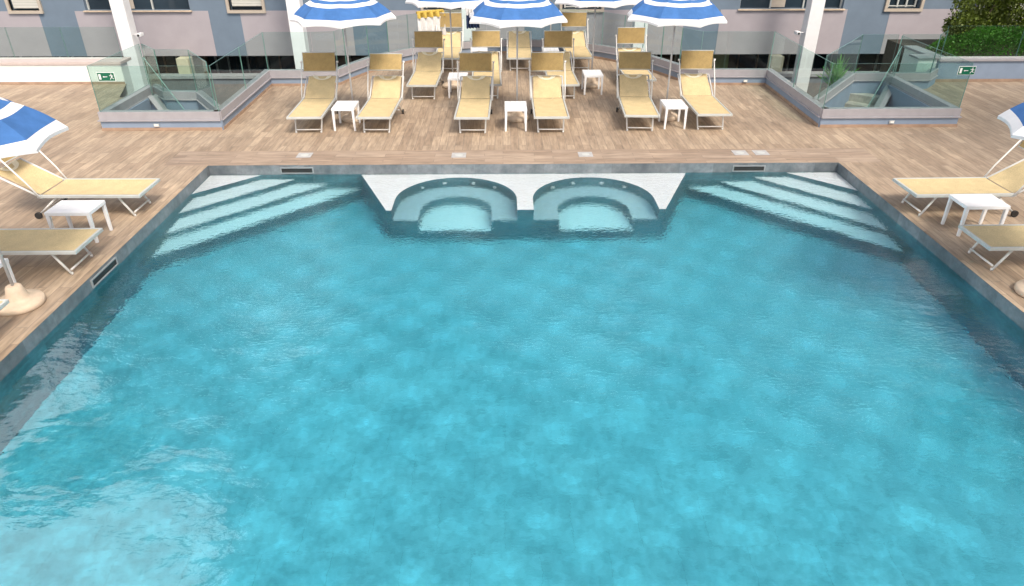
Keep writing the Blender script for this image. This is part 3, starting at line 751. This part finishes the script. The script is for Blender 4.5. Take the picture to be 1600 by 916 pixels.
# ------------------------------------------------------------------ sun lounger
def fab_grid(bm, pts_rows, nx=8, w_=.305, sag=.015, th=.004):
    """strip of fabric following (y,z) rows; th = thickness"""
    for s_, o_ in ((1, 0), (-1, -th)):
        g_ = [[bm.verts.new((-w_+2*w_*i/nx, y, z - sag*math.sin(math.pi*i/nx)*k + o_)) for i in range(nx+1)] for (y, z, k) in pts_rows]
        for A, C in zip(g_, g_[1:]):
            for i in range(nx):
                f = bm.faces.new([A[i], A[i+1], C[i+1], C[i]] if s_ > 0 else [A[i+1], A[i], C[i], C[i+1]]); f.smooth = True
HY, HZ = 1.44, .345                                 # hinge of the backrest
def make_lounger(ang=31, canopy=True):
    t = empty('sun_lounger')
    b_ = B(); 
    for sx in (-1, 1): box(b_, sx*.33-.016, sx*.33+.016, 0.0, HY+.04, .325, .37, .006)
    box(b_, -.313, .313, 0.0, .032, .325, .37, .006); box(b_, -.313, .313, HY-.03, HY, .30, .325, .004); obj('seat_frame', b_, M_FRAMEG, t)
    b_ = B(); rows = [(.033+ (HY-.06)*k/12, .368, min(1, k/2, (12-k)/2+.3)) for k in range(13)]; fab_grid(b_, rows); obj('seat_fabric', b_, M_SLING, t)
    for sx in (-1, 1):
        b_ = B(); tube(b_, [(sx*.262,.37,.325),(sx*.25,.20,.012)], .0165, 8); tube(b_, [(sx*.245,.2,.0),(sx*.245,.2,.03)], .019, 8); obj('leg', b_, M_FRAME, t)
    b_ = B(); tube(b_, [(-.24,.195,.065),(.24,.195,.065)], .0135, 8); obj('foot_bar', b_, M_FRAME, t)
    for sx in (-1, 1):
        b_ = B(); tube(b_, [(sx*.30,1.22,.33),(sx*.30,1.56,.05)], .015, 8); lg = obj('leg', b_, M_FRAME, t)
        b_ = B(); tube(b_, [(sx*.318,1.56,.05),(sx*.35,1.56,.05)], .05, 16); obj('wheel', b_, M_BLACK, lg)
    b_ = B(); tube(b_, [(-.30,1.5,.1),(.30,1.5,.1)], .012, 8); obj('rear_bar', b_, M_FRAME, t)
    # backrest
    ca, sa = math.cos(rad(ang)), math.sin(rad(ang)); L = .66
    bk = []
    b_ = B()
    for sx in (-1, 1): tube(b_, [(sx*.335,HY-.03,HZ-.02),(sx*.335,HY+L*ca,HZ+L*sa)], .0155, 8)
    tube(b_, [(-.335,HY+L*ca,HZ+L*sa),(.335,HY+L*ca,HZ+L*sa)], .0155, 8); obj('back_frame', b_, M_FRAME, t)
    b_ = B(); n = 10; nx = 12; w_ = .30
    for s_, o_ in ((1,0),(-1,-.004)):
        g_ = []
        for j in range(n+1):
            r_ = []
            for i in range(nx+1):
                u = -1+2*i/nx; end = L-.012; l = .01 + (end-.01)*j/n
                sg = .03*math.sin(math.pi*i/nx)*math.sin(math.pi*min(1, j/n*1.05+.05))
                r_.append(b_.verts.new((u*w_*(1-.04*(j/n)), HY+l*ca+sg*sa, HZ+.018+l*sa-sg*ca+o_)))
            g_.append(r_)
        for A, C in zip(g_, g_[1:]):
            for i in range(nx):
                f = b_.faces.new([A[i],A[i+1],C[i+1],C[i]] if s_ > 0 else [A[i+1],A[i],C[i],C[i+1]]); f.smooth = True
    obj('back_fabric', b_, M_SLING, t)
    # crescent headrest flap sewn to the top
    b_ = B(); nx = 12; g0, g1 = [], []
    for i in range(nx+1):
        u = -1+2*i/nx; l0 = L-.005; l1 = L-.012-.125*math.sqrt(max(0, 1-u*u))
        for lst, l, o_ in ((g0, l0, .034), (g1, l1, .04)):
            sg = .02*math.sin(math.pi*i/nx); lst.append(b_.verts.new((u*.21, HY+l*ca+sg*sa, HZ+o_+l*sa-sg*ca)))
    for i in range(nx): b_.faces.new([g1[i],g1[i+1],g0[i+1],g0[i]]).smooth = True
    obj('headrest', b_, M_SLINGL, t)
    if canopy:
        b_ = B(); top = (HY+.42, 1.02)
        for sx in (-1, 1): b_ = B(); tube(b_, [(sx*.362,HY-.02,.33),(sx*.368,HY+.10,.55),(sx*.372,top[0],top[1])], .0125, 8); tube(b_, [(sx*.36,top[0],top[1]),(sx*.40,top[0],top[1])], .022, 8); obj('canopy_arm', b_, M_FRAME, t)
        c = empty('canopy', (0, top[0], top[1]+.0)); c.parent = t
        b_ = B(); hw, hh = .345, .19
        tube(b_, [(-hw,0,-hh),(hw,0,-hh),(hw,0,hh),(-hw,0,hh)], .011, 6, closed=True); obj('canopy_frame', b_, M_FRAMEG, c)
        b_ = B(); box(b_, -hw+.01, hw-.01, -.004, .004, -hh+.01, hh-.005); obj('canopy_fabric', b_, M_SHADE, c)
    return t
proto = make_lounger()
proto_flat = make_lounger(31, False)
G1 = 'straw coloured sun loungers on the terrace'
#  x, y(foot edge), rotz, canopy tilt(deg, + leans top away), label
beds = [
 (-3.84,13.57, 0, -12, 'front row lounger at the far left, near the glass corner'),
 (-2.50,13.55, 0, -42, 'front row lounger right of the first white table, its shade tilted flattest'),
 (-.60,13.50, 0, 0, 'front row lounger left of the middle table, shade upright'),
 (.95,13.52, 0, 0, 'front row lounger right of the middle table, shade upright'),
 (2.72,13.60, -3, -34, 'front row lounger left of the right hand table, shade tilted'),
 (4.16,13.66, -1, -8, 'front row lounger at the far right beside the glass corner'),
 (-1.82,16.10, 0, -6, 'second row lounger at the left, next to the curved glass kerb'),
 (-.36,16.15, 0, -22, 'second row lounger mostly hidden behind the front shade left of the middle table'),
 (1.40,16.10, 0, -6, 'second row lounger half hidden behind the front shade right of the middle table'),
 (3.22,16.55, 0, 0, 'second row lounger at the right, partly behind a tilted shade'),
 (-1.45,19.0, 0, 0, 'back row lounger at the left, behind an umbrella pole'),
 (.46,19.0, 0, None, 'back row lounger without a shade under the middle umbrella'),
 (2.05,19.05, 0, 0, 'back row lounger at the right in front of the dark window'),
 (-5.24,9.93, 90, -25, 'lounger on the left pool side under the umbrella, farthest from the photographer'),
 (-5.22,8.12, 90, -25, 'lounger on the left pool side between white table and umbrella base'),
 (-5.33,6.28, 90, -25, 'lounger at the left photo edge, nearest the photographer'),
 (5.95,9.78, -90, -25, 'lounger on the right pool side behind the white table'),
 (5.98,8.06, -90, -25, 'lounger on the right pool side in front of the white table'),
]
first, firstf = True, True
for x, y, rz, tilt, lb in beds:
    if tilt is None: o = proto_flat if firstf else copy_tree(proto_flat); firstf = False
    else: o = proto if first else copy_tree(proto); first = False
    o.location = (x, y, 0); o.rotation_euler = (0,0,rad(rz+1.1*math.sin(x*7+y*3))); tag(o, 'straw fabric ' + lb, 'sun lounger', G1)
    for ch in o.children:
        if ch.name.startswith('canopy') and ch.type == 'EMPTY': ch.rotation_euler = (rad(tilt),0,0)

# ------------------------------------------------------------------ side tables
def make_table():
    t = empty('side_table'); b_ = B(); W, D = .22, .30
    for k in range(4):
        x0 = -W+.012 + k*(2*W-.024)/4; box(b_, x0+.002, x0+(2*W-.024)/4-.002, -D+.012, D-.012, .43, .452, .003)
    for q in ((-W,W,-D,-D+.0115),(-W,W,D-.0115,D)): box(b_, *q, .405, .452, .003)
    for q in ((-W,-W+.0115,-D+.012,D-.012),(W-.0115,W,-D+.012,D-.012)): box(b_, *q, .405, .452, .003)
    box(b_, -W+.013, W-.013, -D+.013, D-.013, .422, .4295); obj('tabletop', b_, M_PLASTIC, t)
    for sx in (-1,1):
        for sy in (-1,1):
            b_ = B(); x, y = sx*(W-.027), sy*(D-.027)
            tb = bmesh.new(); bmesh.ops.create_cube(tb, size=1)
            for v in tb.verts:
                k = .024 if v.co.z > 0 else .018; ox = sx*.008 if v.co.z < 0 else 0
                v.co = Vector((x+ox+v.co.x*2*k, y+v.co.y*2*k, .404 if v.co.z > 0 else 0))
            bmesh.ops.bevel(tb, geom=tb.edges[:], offset=.004, segments=2, affect='EDGES'); merge(b_, tb)
            obj('leg', b_, M_PLASTIC, t)
    return t
tp = make_table()
tabs = [(-3.15,14.16,0,'white plastic side table between the two front loungers on the left'),(.26,14.08,0,'white plastic side table in the middle of the front row'),
 (3.45,14.18,0,'white plastic side table between the two front loungers on the right'),(-1.03,16.68,0,'white side table in the second row, half behind a shade'),
 (2.12,16.92,0,'white side table in the second row beside a pole, in full view'),(-.62,19.75,0,'white side table in the back row left of the lounger without shade'),(1.3,19.75,0,'white side table in the back row right of the lounger without shade'),
 (-5.83,8.99,90,'white side table between the loungers on the left pool side'),(6.60,9.03,90,'white side table between the loungers on the right pool side'),
 (-6.1,7.22,90,'white side table cut by the left photo edge beside the umbrella base')]
for i, (x, y, rz, lb) in enumerate(tabs):
    o = tp if i == 0 else copy_tree(tp); o.location = (x,y,0); o.rotation_euler = (0,0,rad(rz)); tag(o, lb, 'side table', 'white plastic side tables')

# ------------------------------------------------------------------ umbrellas
UR, UZ, UH = 1.02, 2.0, .44
def make_umbrella():
    t = empty('beach_umbrella'); n = 8; sub = 6
    bands = [(0,.38,1),(.38,.48,0),(.48,.58,1),(.58,.68,0),(.68,.915,1),(.915,1.0,0)]
    rr = [0.02]; mi = []
    for a, b2, c in bands:
        k = 4 if b2-a > .2 else 2
        for j in range(1, k+1): rr.append(a+(b2-a)*j/k); mi.append(c)
    def prof(r): return UZ + UH*(1-r**2.7)
    def pt(r, k, u, dz=0):      # u in 0..1 between rib k and k+1
        a0, a1 = 2*math.pi*k/n, 2*math.pi*(k+1)/n
        p0 = Vector((math.cos(a0), math.sin(a0))); p1 = Vector((math.cos(a1), math.sin(a1)))
        q = p0.lerp(p1, u); sagk = math.sin(math.pi*u)
        q = q*r*UR*(1-.035*sagk*r**6)
        z = prof(r) - .03*sagk*r + .055*sagk*r**8
        return Vector((q.x, q.y, z+dz))
    b_ = B()
    for side, dz in ((1,0),(-1,-.004)):
        G_ = []
        for r in rr:
            ring = []
            for k in range(n):
                for j in range(sub): ring.append(b_.verts.new(pt(r, k, j/sub, dz)))
            G_.append(ring)
        for i, (A, C) in enumerate(zip(G_, G_[1:])):
            N = len(A)
            for k in range(N):
                f = b_.faces.new([A[k],C[k],C[(k+1)%N],A[(k+1)%N]] if side > 0 else [A[(k+1)%N],C[(k+1)%N],C[k],A[k]]); f.material_index = mi[i]; f.smooth = True
        b_.faces.new(G_[0])
        if side > 0: R0 = G_[-1]
    # hanging hem
    N = len(R0); low = [b_.verts.new(v.co*1.0 - Vector((0,0,.035))) for v in R0]
    for k in range(N): b_.faces.new([R0[k], low[k], low[(k+1)%N], R0[(k+1)%N]]).material_index = 0
    # sharp creases along the ribs
    b_.edges.ensure_lookup_table()
    me = bpy.data.meshes.new('umbrella_canopy'); b_.to_mesh(me); b_.free()
    me.materials.append(M_UWHITE); me.materials.append(M_UBLUE)
    cn = bpy.data.objects.new('canopy', me); COL.objects.link(cn); cn.parent = t
    nb = len(rr)*n*sub
    for e_ in me.edges:
        i, j = e_.vertices
        if i < nb and j < nb and i % (n*sub) == j % (n*sub) and i % sub == 0: e_.use_edge_sharp = True
    b_ = B(); tube(b_, [(0,0,.2),(0,0,UZ+UH-.02)], .0175, 10); obj('pole', b_, M_POLE, t)
    b_ = B(); lathe(b_, [(.012,UZ+UH-.01),(.022,UZ+UH+.02),(.012,UZ+UH+.06),(.004,UZ+UH+.075)], 12); obj('finial', b_, M_WHITE, t)
    for k in range(n):
        b_ = B(); a = 2*math.pi*k/n
        pts = [Vector((math.cos(a)*r*UR, math.sin(a)*r*UR, prof(r)-.012)) for r in (.03,.3,.55,.75,.9,1.0)]
        tube(b_, pts, .005, 5); rb = obj('rib', b_, M_POLE, t)
        b_ = B(); tube(b_, [Vector((0,0,UZ+.02)) + Vector((math.cos(a),math.sin(a),0))*.02, Vector((math.cos(a)*.5*UR, math.sin(a)*.5*UR, prof(.5)-.016))], .004, 5); obj('strut', b_, M_POLE, rb)
    b_ = B(); lathe(b_, [(.25,0),(.262,.015),(.264,.055),(.25,.078),(.17,.092),(.13,.10),(.118,.115),(.095,.21),(.08,.262),(.06,.272)], 28); obj('base', b_, M_BASE, t)
    return t
up_ = make_umbrella()
ums = [(-3.10,14.68,8,'front umbrella on the left, over the first table'),(.30,14.66,25,'front umbrella in the middle, over the centre table'),(3.42,14.70,14,'front umbrella on the right, over the right hand table'),
 (-1.20,17.45,5,'second row umbrella left of the middle, behind the front one'),(2.17,17.5,18,'second row umbrella right of the middle, its rim just showing'),
 (1.32,20.2,10,'back row umbrella, only its thin pole showing'),(-5.62,7.12,30,'umbrella by the pool at the left edge, on a beige base'),(6.38,7.2,0,'umbrella cut by the right photo edge, by the pool')]
for i, (x, y, rz, lb) in enumerate(ums):
    o = up_ if i == 0 else copy_tree(up_); o.location = (x,y,0); o.rotation_euler = (0,0,rad(rz)); o.scale = (1, 1, 1 if i < 3 else .975); tag(o, ('blue and white ' if 'second row' in lb else 'blue and white striped ') + lb, 'umbrella', 'striped beach umbrellas')

# ------------------------------------------------------------------ towels on the rail
def towel(label, p, rz, W, L, mats, band):
    t = empty('towel', p, rz); tag(t, label, 'towel', 'towels hung over the back glass'); 
    def sheet(z0, z1, M, nm):
        b_ = B(); nx = 24
        for o_, s_ in ((-.035,1),(-.029,-1)):
            rows_ = [[b_.verts.new((-W/2+W*i/nx, o_-.014*math.sin(i*1.1)*(1+j), z0+(z1-z0)*j/6)) for i in range(nx+1)] for j in range(7)]
            for A, C in zip(rows_, rows_[1:]):
                for i in range(nx): b_.faces.new([A[i],A[i+1],C[i+1],C[i]] if s_ > 0 else [A[i+1],A[i],C[i],C[i+1]]).smooth = True
        obj(nm, b_, M, t)
    sheet(-band, -L, mats[0], 'cloth'); sheet(.02, -band+.001, mats[1], 'hem_band')
    b_ = B(); tube(b_, [(-W/2,0,.02),(W/2,0,.02)], .036, 10); obj('fold', b_, mats[1], t)
towel('white towel with yellow top hanging on the glass at the back left', (-1.98,20.70,GT+.0), rad(33), .82, .62, (M_TOWELW, M_TOWELY), .12)
towel('small navy striped towel hanging on the back glass by the column', (-.85,21.25,GT+.0), rad(18), .36, .5, (M_TOWELB, M_TOWELW), .14)
